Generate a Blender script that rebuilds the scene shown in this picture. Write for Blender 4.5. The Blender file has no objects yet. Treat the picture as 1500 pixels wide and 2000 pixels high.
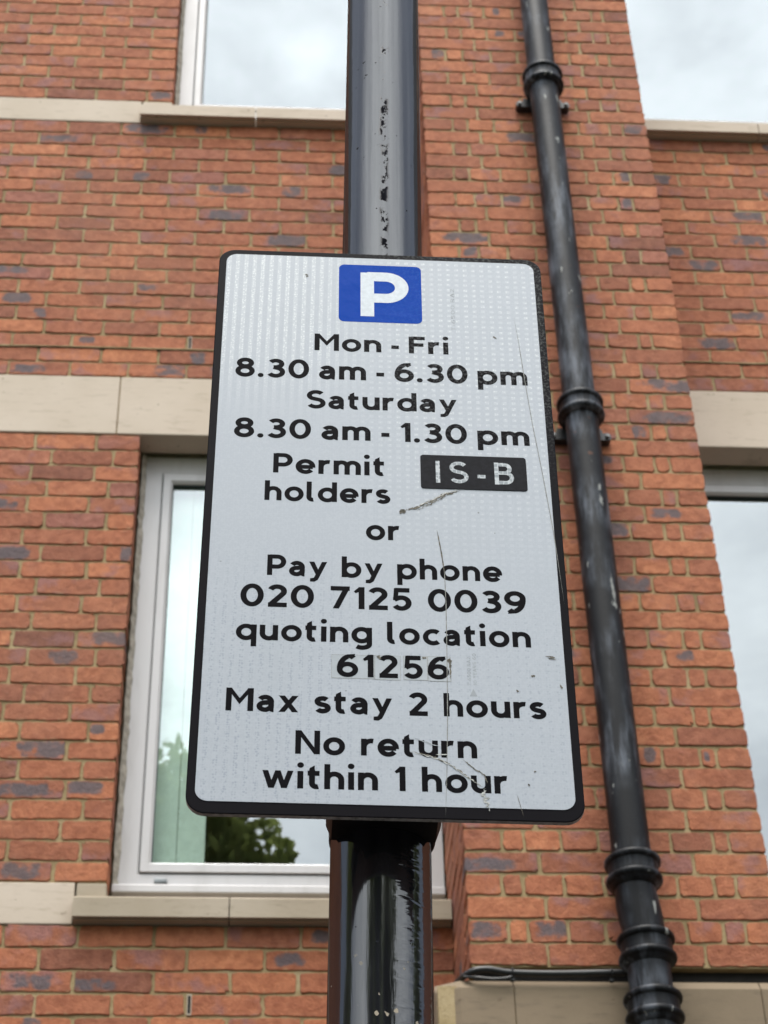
import bpy, bmesh, math, random
from mathutils import Vector, Matrix
from mathutils.geometry import delaunay_2d_cdt

rnd = random.Random(7)
scene = bpy.context.scene
col = scene.collection

# ------------------------------------------------------------------ camera
F_PX, PITCH, ROLL, YAW = 4004.24, 0.7047, -0.0299, 0.0769
Fv = Vector((math.sin(YAW) * math.cos(PITCH), math.cos(YAW) * math.cos(PITCH), math.sin(PITCH)))
R0 = Vector((math.cos(YAW), -math.sin(YAW), 0))
U0 = R0.cross(Fv)
Rv = math.cos(ROLL) * R0 + math.sin(ROLL) * U0
Uv = -math.sin(ROLL) * R0 + math.cos(ROLL) * U0
cam_data = bpy.data.cameras.new('camera')
cam = bpy.data.objects.new('camera', cam_data)
col.objects.link(cam)
m = Matrix((Rv, Uv, -Fv)).transposed().to_4x4()
m.translation = Vector((0, 0, 1.6))
cam.matrix_world = m
cam_data.sensor_fit = 'VERTICAL'
cam_data.sensor_height = 36.0
cam_data.sensor_width = 27.0
cam_data.lens = F_PX / 2000 * 36.0
cam_data.clip_start = 0.05
cam_data.clip_end = 3000
cam_data.dof.use_dof = True
cam_data.dof.focus_distance = 1.90
cam_data.dof.aperture_fstop = 20.0
scene.camera = cam

# ------------------------------------------------------------------ sky, sun, exposure
SUN_EL, SUN_AZ = math.radians(74), math.radians(188)      # azimuth: clockwise from +Y
world = bpy.data.worlds.new('World')
scene.world = world
world.use_nodes = True
wt = world.node_tree
for n in list(wt.nodes):
    wt.nodes.remove(n)
def wn(t, **kw):
    n = wt.nodes.new(t)
    for k, v in kw.items():
        setattr(n, k, v)
    return n
wo = wn('ShaderNodeOutputWorld')
bg = wn('ShaderNodeBackground')
bg.inputs['Strength'].default_value = 0.1
sky = wn('ShaderNodeTexSky', sky_type='NISHITA')
sky.sun_disc = False
sky.sun_elevation = SUN_EL
sky.sun_rotation = SUN_AZ
tc = wn('ShaderNodeTexCoord')
mp = wn('ShaderNodeMapping')
mp.inputs['Scale'].default_value = (1.0, 1.0, 2.0)
mp.inputs['Location'].default_value = (1.15, 0.25, 0.8)
nz = wn('ShaderNodeTexNoise')
nz.inputs['Scale'].default_value = 6.5
nz.inputs['Detail'].default_value = 7
nz.inputs['Roughness'].default_value = 0.56
nz.inputs['Distortion'].default_value = 0.25
rp = wn('ShaderNodeValToRGB')
rp.color_ramp.elements[0].position = 0.30
rp.color_ramp.elements[0].color = (0.47, 0.47, 0.47, 1)
rp.color_ramp.elements[1].position = 0.70
rp.color_ramp.elements[1].color = (1, 1, 1, 1)
mx = wn('ShaderNodeMix', data_type='RGBA')
mx.inputs['B'].default_value = (30.0, 31.3, 32.3, 1)      # lit cloud
wt.links.new(tc.outputs['Generated'], mp.inputs['Vector'])
wt.links.new(mp.outputs['Vector'], nz.inputs['Vector'])
wt.links.new(nz.outputs['Fac'], rp.inputs['Fac'])
wt.links.new(sky.outputs['Color'], mx.inputs['A'])
sz_ = wn('ShaderNodeSeparateXYZ')
zc_ = wn('ShaderNodeMath', operation='MAXIMUM')
zc_.inputs[1].default_value = 0.0
pw = wn('ShaderNodeMath', operation='POWER')
pw.inputs[1].default_value = 0.75
gr = wn('ShaderNodeMath', operation='MULTIPLY_ADD')          # brighter towards the zenith, as under any overcast
gr.inputs[1].default_value = 1.32
gr.inputs[2].default_value = 0.16
vm = wn('ShaderNodeVectorMath', operation='SCALE')
vm.inputs[0].default_value = (27.0, 28.2, 28.9)
wt.links.new(tc.outputs['Generated'], sz_.inputs[0])
wt.links.new(sz_.outputs[2], zc_.inputs[0])
wt.links.new(zc_.outputs[0], pw.inputs[0])
wt.links.new(pw.outputs[0], gr.inputs[0])
wt.links.new(gr.outputs[0], vm.inputs['Scale'])
# cloud bank: thickest over the far side of the street (-Y), thin and bluer to either side
bank = wn('ShaderNodeMapRange', interpolation_type='SMOOTHSTEP')
bank.inputs['From Min'].default_value = -0.18
bank.inputs['From Max'].default_value = -0.62
bank.inputs['To Min'].default_value = 0.16
bank.inputs['To Max'].default_value = 1.0
cm = wn('ShaderNodeMath', operation='MULTIPLY')
wt.links.new(sz_.outputs[1], bank.inputs['Value'])
wt.links.new(bank.outputs[0], cm.inputs[0])
wt.links.new(rp.outputs['Color'], cm.inputs[1])
wt.links.new(vm.outputs[0], mx.inputs['B'])
wt.links.new(cm.outputs[0], mx.inputs['Factor'])
wt.links.new(mx.outputs['Result'], bg.inputs['Color'])
wt.links.new(bg.outputs['Background'], wo.inputs['Surface'])

sd = bpy.data.lights.new('sun', 'SUN')
sd.energy = 3.4
sd.angle = math.radians(26)
sd.color = (1.0, 0.96, 0.9)
sun = bpy.data.objects.new('sun', sd)
col.objects.link(sun)
sdir = Vector((math.sin(SUN_AZ) * math.cos(SUN_EL), math.cos(SUN_AZ) * math.cos(SUN_EL), math.sin(SUN_EL)))
sun.rotation_euler = sdir.to_track_quat('Z', 'Y').to_euler()
sun.location = sdir * 40

scene.view_settings.view_transform = 'Standard'
scene.view_settings.look = 'None'
scene.view_settings.exposure = 0.33
scene.view_settings.gamma = 1.0
scene.view_settings.use_curve_mapping = False

# ------------------------------------------------------------------ helpers
def link_mesh(name, verts, faces, mats, parent=None, midx=None, smooth=False):
    me = bpy.data.meshes.new(name)
    me.from_pydata([tuple(v) for v in verts], [], faces)
    if not isinstance(mats, (list, tuple)):
        mats = [mats]
    for mm in mats:
        me.materials.append(mm)
    if midx:
        me.polygons.foreach_set('material_index', midx)
    if smooth:
        me.polygons.foreach_set('use_smooth', [True] * len(me.polygons))
    me.update()
    o = bpy.data.objects.new(name, me)
    col.objects.link(o)
    if parent is not None:
        o.parent = parent
        o.matrix_parent_inverse = parent.matrix_world.inverted() if parent.type != 'EMPTY' or True else Matrix()
    return o

def empty(name, loc, label, cat):
    o = bpy.data.objects.new(name, None)
    o.empty_display_size = 0.2
    o.matrix_world = Matrix.Translation(Vector(loc))
    col.objects.link(o)
    o['label'] = label
    o['category'] = cat
    return o

def tag(o, label=None, cat=None, kind=None, group=None):
    if label: o['label'] = label
    if cat: o['category'] = cat
    if kind: o['kind'] = kind
    if group: o['group'] = group
    return o

class MB:
    def __init__(s):
        s.v, s.f, s.mi = [], [], []
    def add(s, verts, faces, mi=0):
        b = len(s.v)
        s.v += [tuple(x) for x in verts]
        s.f += [tuple(i + b for i in f) for f in faces]
        s.mi += [mi] * len(faces)
    def box(s, x0, x1, y0, y1, z0, z1, mi=0, bev=0.0):
        if bev <= 0:
            v = [(x, y, z) for x in (x0, x1) for y in (y0, y1) for z in (z0, z1)]
            s.add(v, [(0, 1, 3, 2), (4, 6, 7, 5), (0, 4, 5, 1), (2, 3, 7, 6), (0, 2, 6, 4), (1, 5, 7, 3)], mi)
            return
        bm = bmesh.new()
        bmesh.ops.create_cube(bm, size=1)
        for v in bm.verts:
            v.co = Vector(((x0 + x1) / 2 + v.co.x * (x1 - x0), (y0 + y1) / 2 + v.co.y * (y1 - y0), (z0 + z1) / 2 + v.co.z * (z1 - z0)))
        bmesh.ops.bevel(bm, geom=list(bm.edges), offset=bev, segments=2, affect='EDGES', profile=0.6)
        s.bm(bm, mi)
    def bm(s, bm, mi=0):
        bm.verts.ensure_lookup_table()
        bm.verts.index_update()
        s.add([v.co.copy() for v in bm.verts], [[v.index for v in f.verts] for f in bm.faces], mi)
        bm.free()
    def prism(s, pts, y0, y1, mi=0):
        """polygon in x,z extruded in y"""
        n = len(pts)
        v = [(x, y0, z) for x, z in pts] + [(x, y1, z) for x, z in pts]
        f = [tuple(range(n)), tuple(range(2 * n - 1, n - 1, -1))]
        f += [(i, i + n, (i + 1) % n + n, (i + 1) % n) for i in range(n)]
        s.add(v, f, mi)
    def prism_z(s, pts, z0, z1, mi=0):
        n = len(pts)
        v = [(x, y, z0) for x, y in pts] + [(x, y, z1) for x, y in pts]
        f = [tuple(range(n - 1, -1, -1)), tuple(range(n, 2 * n))]
        f += [(i, (i + 1) % n, (i + 1) % n + n, i + n) for i in range(n)]
        s.add(v, f, mi)
    def loft(s, rings, closed_ends=True, mi=0):
        n = len(rings[0])
        v = [p for r in rings for p in r]
        f = []
        for a in range(len(rings) - 1):
            for i in range(n):
                j = (i + 1) % n
                f.append((a * n + i, a * n + j, (a + 1) * n + j, (a + 1) * n + i))
        if closed_ends:
            f.append(tuple(range(n - 1, -1, -1)))
            f.append(tuple(range((len(rings) - 1) * n, len(rings) * n)))
        s.add(v, f, mi)
    def tube(s, pts, rad, n=12, mi=0):
        pts = [Vector(p) for p in pts]
        rings = []
        for i, p in enumerate(pts):
            t = (pts[min(i + 1, len(pts) - 1)] - pts[max(i - 1, 0)]).normalized()
            a = t.cross(Vector((0, 0, 1)))
            if a.length < 1e-3:
                a = t.cross(Vector((0, 1, 0)))
            a.normalize()
            b = t.cross(a)
            r = rad[i] if isinstance(rad, (list, tuple)) else rad
            rings.append([p + r * (math.cos(k * 2 * math.pi / n) * a + math.sin(k * 2 * math.pi / n) * b) for k in range(n)])
        s.loft(rings, True, mi)
    def build(s, name, mats, parent=None, smooth=False):
        return link_mesh(name, s.v, s.f, mats, parent, s.mi, smooth)

def autosmooth(o, ang=35):
    bm = bmesh.new()
    bm.from_mesh(o.data)
    bmesh.ops.recalc_face_normals(bm, faces=bm.faces)
    for e in bm.edges:
        e.smooth = not (len(e.link_faces) == 2 and e.calc_face_angle(0) > math.radians(ang))
    for f in bm.faces:
        f.smooth = True
    bm.to_mesh(o.data)
    bm.free()
    return o

# ------------------------------------------------------------------ material helper
class NT:
    def __init__(s, name):
        s.m = bpy.data.materials.new(name)
        s.m.use_nodes = True
        s.t = s.m.node_tree
        s.p = s.t.nodes['Principled BSDF']
        s.out = s.t.nodes['Material Output']
    def n(s, typ, **kw):
        x = s.t.nodes.new(typ)
        for k, v in kw.items():
            setattr(x, k, v)
        return x
    def l(s, a, b):
        s.t.links.new(a, b)
    def coord(s, kind='Object', scale=(1, 1, 1), loc=(0, 0, 0)):
        c = s.n('ShaderNodeTexCoord')
        mm = s.n('ShaderNodeMapping')
        mm.inputs['Scale'].default_value = scale
        mm.inputs['Location'].default_value = loc
        s.l(c.outputs[kind], mm.inputs['Vector'])
        return mm.outputs['Vector']
    def noise(s, vec, scale, detail=4, rough=0.55, dist=0.0):
        x = s.n('ShaderNodeTexNoise')
        x.inputs['Scale'].default_value = scale
        x.inputs['Detail'].default_value = detail
        x.inputs['Roughness'].default_value = rough
        x.inputs['Distortion'].default_value = dist
        if vec is not None:
            s.l(vec, x.inputs['Vector'])
        return x.outputs['Fac']
    def step(s, v, a, b):
        x = s.n('ShaderNodeMapRange', interpolation_type='SMOOTHSTEP')
        x.inputs['From Min'].default_value = a
        x.inputs['From Max'].default_value = b
        s.l(v, x.inputs['Value'])
        return x.outputs['Result']
    def math(s, op, a, b=None, c=None):
        x = s.n('ShaderNodeMath', operation=op)
        for i, q in enumerate((a, b, c)):
            if q is None: continue
            if isinstance(q, (int, float)): x.inputs[i].default_value = q
            else: s.l(q, x.inputs[i])
        return x.outputs[0]
    def mix(s, fac, a, b, mode='MIX'):
        x = s.n('ShaderNodeMix', data_type='RGBA', blend_type=mode)
        for nm, q in (('Factor', fac), ('A', a), ('B', b)):
            if isinstance(q, (int, float)): x.inputs[nm].default_value = q
            elif isinstance(q, tuple): x.inputs[nm].default_value = (*q, 1) if len(q) == 3 else q
            else: s.l(q, x.inputs[nm])
        return x.outputs['Result']
    def ramp(s, fac, stops):
        x = s.n('ShaderNodeValToRGB')
        cr = x.color_ramp
        while len(cr.elements) < len(stops):
            cr.elements.new(0.5)
        for e, (p, c) in zip(cr.elements, stops):
            e.position = p
            e.color = (*c, 1)
        s.l(fac, x.inputs['Fac'])
        return x.outputs['Color']
    def bump(s, h, strength=0.3, dist=0.002, prev=None):
        x = s.n('ShaderNodeBump')
        x.inputs['Strength'].default_value = strength
        x.inputs['Distance'].default_value = dist
        s.l(h, x.inputs['Height'])
        if prev is not None:
            s.l(prev, x.inputs['Normal'])
        return x.outputs['Normal']
    def set(s, color=None, rough=None, normal=None, **kw):
        if color is not None:
            if isinstance(color, tuple): s.p.inputs['Base Color'].default_value = (*color, 1)
            else: s.l(color, s.p.inputs['Base Color'])
        if rough is not None:
            if isinstance(rough, (int, float)): s.p.inputs['Roughness'].default_value = rough
            else: s.l(rough, s.p.inputs['Roughness'])
        if normal is not None:
            s.l(normal, s.p.inputs['Normal'])
        for k, v in kw.items():
            s.p.inputs[k].default_value = v
        return s.m

# ------------------------------------------------------------------ materials
def mat_brick():
    t = NT('fired brick')
    at = t.n('ShaderNodeAttribute', attribute_name='brick')
    sep = t.n('ShaderNodeSeparateColor')
    t.l(at.outputs['Color'], sep.inputs['Color'])
    r1, r2, flag, seed = sep.outputs[0], sep.outputs[1], sep.outputs[2], at.outputs['Alpha']
    obj = t.coord('Object')
    base = t.ramp(r1, [(0.0, (0.225, 0.078, 0.043)), (0.25, (0.305, 0.103, 0.052)), (0.6, (0.385, 0.130, 0.060)), (0.88, (0.465, 0.168, 0.074)), (1.0, (0.30, 0.11, 0.075))])
    n1 = t.noise(obj, 38, 6, 0.62)
    base = t.mix(t.step(n1, 0.36, 0.7), base, t.mix(1.0, base, (0.70, 0.62, 0.58), 'MULTIPLY'))
    n2 = t.noise(obj, 14, 3, 0.5)
    base = t.mix(t.math('MULTIPLY', t.step(n2, 0.52, 0.72), 0.6), base, t.mix(1.0, base, (1.22, 1.35, 1.4), 'MULTIPLY'))
    # purple-grey bloom on some bricks
    shifted = t.n('ShaderNodeVectorMath', operation='ADD')
    comb = t.n('ShaderNodeCombineXYZ')
    t.l(t.math('MULTIPLY', seed, 31.0), comb.inputs[0])
    t.l(t.math('MULTIPLY', r2, 17.0), comb.inputs[1])
    t.l(obj, shifted.inputs[0])
    t.l(comb.outputs[0], shifted.inputs[1])
    n3 = t.noise(shifted.outputs[0], 11, 3, 0.55)
    bloom = t.math('MULTIPLY', t.step(n3, 0.5, 0.66), t.step(r2, 0.45, 0.75))
    base = t.mix(t.math('MULTIPLY', bloom, 0.6), base, (0.24, 0.115, 0.115))
    # smoky dark patch inside flagged bricks
    uv = t.n('ShaderNodeUVMap', uv_map='local')
    su = t.n('ShaderNodeSeparateXYZ')
    t.l(uv.outputs[0], su.inputs[0])
    cx = t.math('MULTIPLY_ADD', seed, 0.6, 0.2)
    hw = t.math('MULTIPLY_ADD', r2, 0.34, 0.12)
    dx = t.math('DIVIDE', t.math('SUBTRACT', su.outputs[0], cx), hw)
    dy = t.math('DIVIDE', t.math('SUBTRACT', su.outputs[1], t.math('MULTIPLY_ADD', r1, 0.35, 0.35)), t.math('MULTIPLY_ADD', seed, 0.25, 0.30))
    dx4 = t.math('POWER', t.math('ABSOLUTE', dx), 3.5)
    dy4 = t.math('POWER', t.math('ABSOLUTE', dy), 3.5)
    rr = t.math('ADD', dx4, dy4)
    n4 = t.noise(shifted.outputs[0], 26, 3, 0.55)
    rr = t.math('ADD', rr, t.math('MULTIPLY_ADD', n4, 4.6, -2.3))
    patch = t.math('MULTIPLY', t.math('SUBTRACT', 1.0, t.step(rr, 0.1, 1.3)), flag)
    base = t.mix(t.math('MULTIPLY', patch, 0.92), base, t.mix(n4, (0.055, 0.047, 0.052), (0.135, 0.110, 0.120)))
    # pits and black specks, sandy smears
    n5 = t.noise(obj, 210, 2, 0.5)
    base = t.mix(t.math('MULTIPLY', t.step(n5, 0.69, 0.75), 0.8), base, (0.05, 0.022, 0.016))
    n6 = t.noise(obj, 95, 3, 0.7)
    base = t.mix(t.math('MULTIPLY', t.step(n6, 0.62, 0.74), 0.25), base, (0.42, 0.27, 0.17))
    # mortar smeared over the arrises
    ex = t.math('MINIMUM', su.outputs[1], t.math('SUBTRACT', 1.0, su.outputs[1]))
    n7 = t.noise(obj, 45, 4, 0.6)
    sm = t.math('MULTIPLY', t.math('SUBTRACT', 1.0, t.step(ex, 0.0, 0.16)), t.step(n7, 0.5, 0.68))
    base = t.mix(t.math('MULTIPLY', sm, 0.55), base, (0.34, 0.24, 0.13))
    h = t.math('ADD', t.math('MULTIPLY', n1, 1.0), t.math('MULTIPLY', n5, 0.6))
    crack = t.noise(t.coord('Object', (1, 1, 5)), 30, 5, 0.7)
    base = t.mix(t.math('MULTIPLY', t.step(crack, 0.655, 0.70), 0.55), base, (0.10, 0.042, 0.028))
    soot = t.noise(t.coord('Object', (.8, .8, .5)), 2.2, 5, 0.65)
    base = t.mix(t.math('MULTIPLY', t.step(soot, 0.48, 0.72), 0.30), base, (0.17, 0.085, 0.06))
    nrm = t.bump(h, 1.0, 0.005)
    return t.set(base, 0.9, nrm)

def mat_mortar():
    t = NT('lime mortar')
    obj = t.coord('Object')
    n1 = t.noise(obj, 9, 4)
    n2 = t.noise(obj, 120, 4, 0.7)
    c = t.ramp(n1, [(0.3, (0.22, 0.155, 0.072)), (0.55, (0.33, 0.245, 0.125)), (0.75, (0.40, 0.31, 0.18))])
    c = t.mix(t.step(n2, 0.5, 0.75), c, t.mix(1.0, c, (0.6, 0.57, 0.5), 'MULTIPLY'))
    return t.set(c, 0.95, t.bump(n2, 0.8, 0.003))

def mat_stone(name, a, b, stain, amt=0.35):
    t = NT(name)
    obj = t.coord('Object')
    n1 = t.noise(obj, 2.3, 5, 0.6)
    n2 = t.noise(obj, 160, 3, 0.6)
    n3 = t.noise(t.coord('Object', (3, 3, 14)), 3.5, 5, 0.65)
    c = t.mix(t.step(n1, 0.3, 0.7), a, b)
    c = t.mix(t.math('MULTIPLY', t.step(n3, 0.52, 0.72), amt), c, stain)
    c = t.mix(t.math('MULTIPLY', t.step(n2, 0.6, 0.72), 0.22), c, t.mix(1.0, c, (0.55, 0.5, 0.45), 'MULTIPLY'))
    n4 = t.noise(obj, 42, 2, 0.5)
    c = t.mix(t.math('MULTIPLY', t.step(n4, 0.73, 0.76), 0.7), c, (0.12, 0.085, 0.05))
    return t.set(c, 0.9, t.bump(n2, 0.35, 0.0015))

def mat_upvc():
    t = NT('white plastic frame')
    obj = t.coord('Object')
    n1 = t.noise(t.coord('Object', (6, 6, 1.2)), 2.5, 4, 0.6)
    c = t.mix(t.step(n1, 0.45, 0.8), (0.50, 0.485, 0.485), (0.42, 0.405, 0.40))
    return t.set(c, 0.38)

def mat_glass():
    t = NT('coated window glass')
    t.t.nodes.remove(t.p)
    tr = t.n('ShaderNodeBsdfTransparent')
    tr.inputs['Color'].default_value = (0.94, 0.985, 0.96, 1)
    gl = t.n('ShaderNodeBsdfGlossy')
    gl.inputs['Roughness'].default_value = 0.0
    gl.inputs['Color'].default_value = (0.93, 0.98, 1.0, 1)
    nz_ = t.noise(t.coord('Object'), 1.3, 2, 0.4)
    nb = t.bump(nz_, 0.05, 0.004)
    fr = t.n('ShaderNodeFresnel')
    fr.inputs['IOR'].default_value = 1.5
    fac = t.math('MINIMUM', t.math('MULTIPLY_ADD', fr.outputs[0], 1.2, 0.19), 1.0)
    geo = t.n('ShaderNodeNewGeometry')
    fac = t.math('MULTIPLY', fac, t.math('SUBTRACT', 1.0, geo.outputs['Backfacing']))
    mixs = t.n('ShaderNodeMixShader')
    t.l(fac, mixs.inputs[0])
    t.l(tr.outputs[0], mixs.inputs[1])
    t.l(gl.outputs[0], mixs.inputs[2])
    t.l(mixs.outputs[0], t.out.inputs['Surface'])
    return t.m

def mat_plain(name, c, rough=0.6, nscale=30, var=0.25, bump=0.15, bd=0.001, **kw):
    t = NT(name)
    obj = t.coord('Object')
    n1 = t.noise(obj, nscale, 5, 0.6)
    cc = t.mix(t.step(n1, 0.3, 0.7), tuple(x * (1 - var) for x in c), tuple(min(1, x * (1 + var)) for x in c))
    return t.set(cc, rough, t.bump(n1, bump, bd), **kw)

def mat_cast_iron():
    t = NT('weathered black cast iron paint')
    obj = t.coord('Object')
    st = t.coord('Object', (1, 1, 0.16))
    n1 = t.noise(st, 26, 5, 0.65)
    n2 = t.noise(obj, 70, 5, 0.7)
    n3 = t.noise(obj, 4.5, 3, 0.5)
    chalk = t.math('MULTIPLY', t.step(n1, 0.40, 0.72), t.step(n3, 0.36, 0.64))
    c = t.mix(t.math('MULTIPLY', chalk, 0.85), (0.007, 0.007, 0.008), (0.145, 0.16, 0.19))
    c = t.mix(t.math('MULTIPLY', t.step(n2, 0.66, 0.74), 0.5), c, (0.16, 0.16, 0.16))
    drips = t.noise(t.coord('Object', (3.2, 3.2, 0.9)), 12, 3, 0.6)
    c = t.mix(t.math('MULTIPLY', t.step(drips, 0.665, 0.70), 0.8), c, (0.32, 0.32, 0.30))
    r4 = t.noise(obj, 26, 3, 0.5)
    c = t.mix(t.math('MULTIPLY', t.step(r4, 0.72, 0.78), 0.4), c, (0.20, 0.075, 0.035))
    rough = t.math('MULTIPLY_ADD', n1, 0.28, 0.32)
    return t.set(c, rough, t.bump(n2, 0.35, 0.0012), **{'Specular IOR Level': 0.16})

def mat_post():
    t = NT('thick black gloss paint')
    obj = t.coord('Object')
    sx = t.n('ShaderNodeSeparateXYZ')
    t.l(obj, sx.inputs[0])
    st = t.coord('Object', (1, 1, 0.09))
    n1 = t.noise(st, 70, 4, 0.6)                       # brush runs
    n2 = t.noise(t.coord('Object', (.45, .45, 1.9)), 55, 2, 0.5, 0.9)     # wrinkles
    n3 = t.noise(obj, 16, 2, 0.5)
    front = t.math('SUBTRACT', 1.0, t.step(t.math('ABSOLUTE', t.math('ADD', sx.outputs[0], t.math('MULTIPLY_ADD', t.noise(obj, 60, 2, 0.5), 0.006, -0.003))), 0.002, 0.006))
    # wrinkled sagging paint: right flank, low down, and a broken line up the front
    low = t.math('SUBTRACT', 1.0, t.step(sx.outputs[2], 2.54, 2.62))
    right = t.math('MULTIPLY', t.step(sx.outputs[0], 0.006, 0.016), low)
    mask = t.math('MULTIPLY', right, 0.9)
    b1 = t.bump(n1, 0.16, 0.002)
    wr = t.math('MULTIPLY', n2, mask)
    b2 = t.bump(wr, 0.30, 0.003, b1)
    fine = t.noise(obj, 240, 2, 0.5)
    b3 = b2
    dots = t.step(t.noise(obj, 150, 2, 0.5), 0.735, 0.76)
    c = t.mix(t.step(n1, 0.4, 0.7), (0.010, 0.010, 0.013), (0.018, 0.018, 0.023))
    # chips showing old cream coat, only towards the foot of what is in view
    ch = t.noise(obj, 78, 2, 0.5)
    lowc = t.math('SUBTRACT', 1.0, t.step(sx.outputs[2], 2.36, 2.43))
    chip = t.math('MULTIPLY', t.step(ch, 0.70, 0.715), lowc)
    c = t.mix(chip, c, (0.36, 0.29, 0.20))
    speck = t.math('MULTIPLY', t.math('MULTIPLY', front, t.step(sx.outputs[2], 2.9, 3.0)), t.step(t.noise(t.coord('Object', (1, 1, .55)), 120, 4, 0.7), 0.49, 0.54))
    fade = t.math('SUBTRACT', 1.0, t.step(sx.outputs[2], 3.22, 3.62))
    speck = t.math('MULTIPLY', speck, t.step(t.math('ADD', t.noise(t.coord('Object', (1, 1, 1)), 30, 3, 0.6), t.math('MULTIPLY', fade, 0.44)), 0.55, 0.64))
    speck = t.math('MAXIMUM', speck, t.math('MULTIPLY', dots, 0.9))
    rough = t.math('MULTIPLY_ADD', n1, 0.10, 0.045)
    rough = t.math('ADD', rough, t.math('MULTIPLY', speck, 0.6))
    rough = t.math('ADD', rough, t.math('MULTIPLY', chip, 0.6))
    t.t.nodes.remove(t.p)
    df = t.n('ShaderNodeBsdfDiffuse'); gl = t.n('ShaderNodeBsdfGlossy'); ms = t.n('ShaderNodeMixShader'); fr = t.n('ShaderNodeFresnel')
    fr.inputs['IOR'].default_value = 1.85
    t.l(c, df.inputs['Color']); t.l(b3, df.inputs['Normal'])
    t.l(rough, gl.inputs['Roughness']); t.l(b3, gl.inputs['Normal']); t.l(b3, fr.inputs['Normal'])
    fac = t.math('MULTIPLY', t.math('MINIMUM', fr.outputs[0], 0.17), t.math('SUBTRACT', 1.0, speck))
    t.l(fac, ms.inputs[0]); t.l(df.outputs[0], ms.inputs[1]); t.l(gl.outputs[0], ms.inputs[2])
    t.l(ms.outputs[0], t.out.inputs['Surface'])
    return t.m

def mat_sheeting():
    """white prismatic retroreflective sheeting, local x right / z up in metres, origin top-left"""
    t = NT('white reflective sheeting')
    obj = t.coord('Object')
    s = t.n('ShaderNodeSeparateXYZ')
    t.l(obj, s.inputs[0])
    x, z = s.outputs[0], s.outputs[2]
    vor = t.n('ShaderNodeTexVoronoi', feature='F1')
    vor.inputs['Scale'].default_value = 420
    vor.inputs['Randomness'].default_value = 0.55
    t.l(obj, vor.inputs['Vector'])
    cell = t.math('SUBTRACT', 1.0, t.step(vor.outputs['Distance'], 0.30, 0.62))
    px = t.math('SINE', t.math('MULTIPLY', x, 2 * math.pi / 0.0086))
    pz = t.math('SINE', t.math('MULTIPLY', z, 2 * math.pi / 0.0074))
    stripe = t.step(px, -0.15, 0.35)
    dots = t.math('MULTIPLY', t.step(px, -0.2, 0.5), t.step(pz, -0.2, 0.5))
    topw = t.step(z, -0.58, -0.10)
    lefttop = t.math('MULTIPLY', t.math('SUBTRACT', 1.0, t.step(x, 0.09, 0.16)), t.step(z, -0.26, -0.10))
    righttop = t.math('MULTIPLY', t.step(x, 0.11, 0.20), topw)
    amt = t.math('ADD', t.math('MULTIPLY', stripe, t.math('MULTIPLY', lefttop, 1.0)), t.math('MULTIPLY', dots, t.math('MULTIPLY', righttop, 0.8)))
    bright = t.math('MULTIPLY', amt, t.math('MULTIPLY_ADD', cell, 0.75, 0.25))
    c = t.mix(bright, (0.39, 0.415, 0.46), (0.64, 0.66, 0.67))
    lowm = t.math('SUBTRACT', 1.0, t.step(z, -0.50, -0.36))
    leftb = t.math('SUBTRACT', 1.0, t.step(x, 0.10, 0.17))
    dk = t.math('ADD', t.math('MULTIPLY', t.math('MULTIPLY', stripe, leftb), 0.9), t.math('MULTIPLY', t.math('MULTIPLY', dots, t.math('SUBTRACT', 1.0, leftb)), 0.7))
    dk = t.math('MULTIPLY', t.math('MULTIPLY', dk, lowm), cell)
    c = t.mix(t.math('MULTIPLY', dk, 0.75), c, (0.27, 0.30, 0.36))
    web = t.math('MULTIPLY', t.step(vor.outputs['Distance'], 0.5, 0.7), 0.16)
    c = t.mix(web, c, (0.52, 0.55, 0.58))
    n1 = t.noise(obj, 9, 4, 0.6)
    c = t.mix(t.math('MULTIPLY', t.step(n1, 0.45, 0.8), 0.25), c, (0.36, 0.39, 0.42))
    sp = t.noise(obj, 150, 2, 0.5)
    c = t.mix(t.math('MULTIPLY', t.step(sp, 0.755, 0.79), 0.7), c, (0.10, 0.10, 0.09))
    wv = t.noise(obj, 60, 3, 0.5)
    return t.set(c, 0.34, t.bump(wv, 0.12, 0.001))

def mat_vinyl(name, c, wear, amt, rough=0.3, bumps=0.2, gl=0.5):
    t = NT(name)
    obj = t.coord('Object')
    s = t.n('ShaderNodeSeparateXYZ')
    t.l(obj, s.inputs[0])
    n1 = t.noise(obj, 330, 3, 0.6)
    n2 = t.noise(obj, 30, 3, 0.6)
    # weathered most in the upper right corner
    z = t.math('MULTIPLY', t.step(s.outputs[2], -0.34, -0.12), t.step(s.outputs[0], 0.10, 0.24))
    w = t.math('MULTIPLY', t.step(n1, 0.46, 0.66), t.math('MAXIMUM', t.math('MULTIPLY', z, 0.8), t.math('MULTIPLY', t.step(n2, 0.62, 0.75), 0.12)))
    cc = t.mix(t.math('MULTIPLY', w, amt), c, wear)
    return t.set(cc, rough, t.bump(n2, bumps, 0.0012), **{'Specular IOR Level': gl})

def mat_hex_letters():
    t = NT('honeycomb reflective lettering')
    obj = t.coord('Object')
    v = t.n('ShaderNodeTexVoronoi', feature='DISTANCE_TO_EDGE')
    v.inputs['Scale'].default_value = 230
    v.inputs['Randomness'].default_value = 0.25
    t.l(obj, v.inputs['Vector'])
    c = t.mix(t.step(v.outputs['Distance'], 0.05, 0.12), (0.48, 0.50, 0.52), (0.24, 0.265, 0.285))
    return t.set(c, 0.35)

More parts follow.
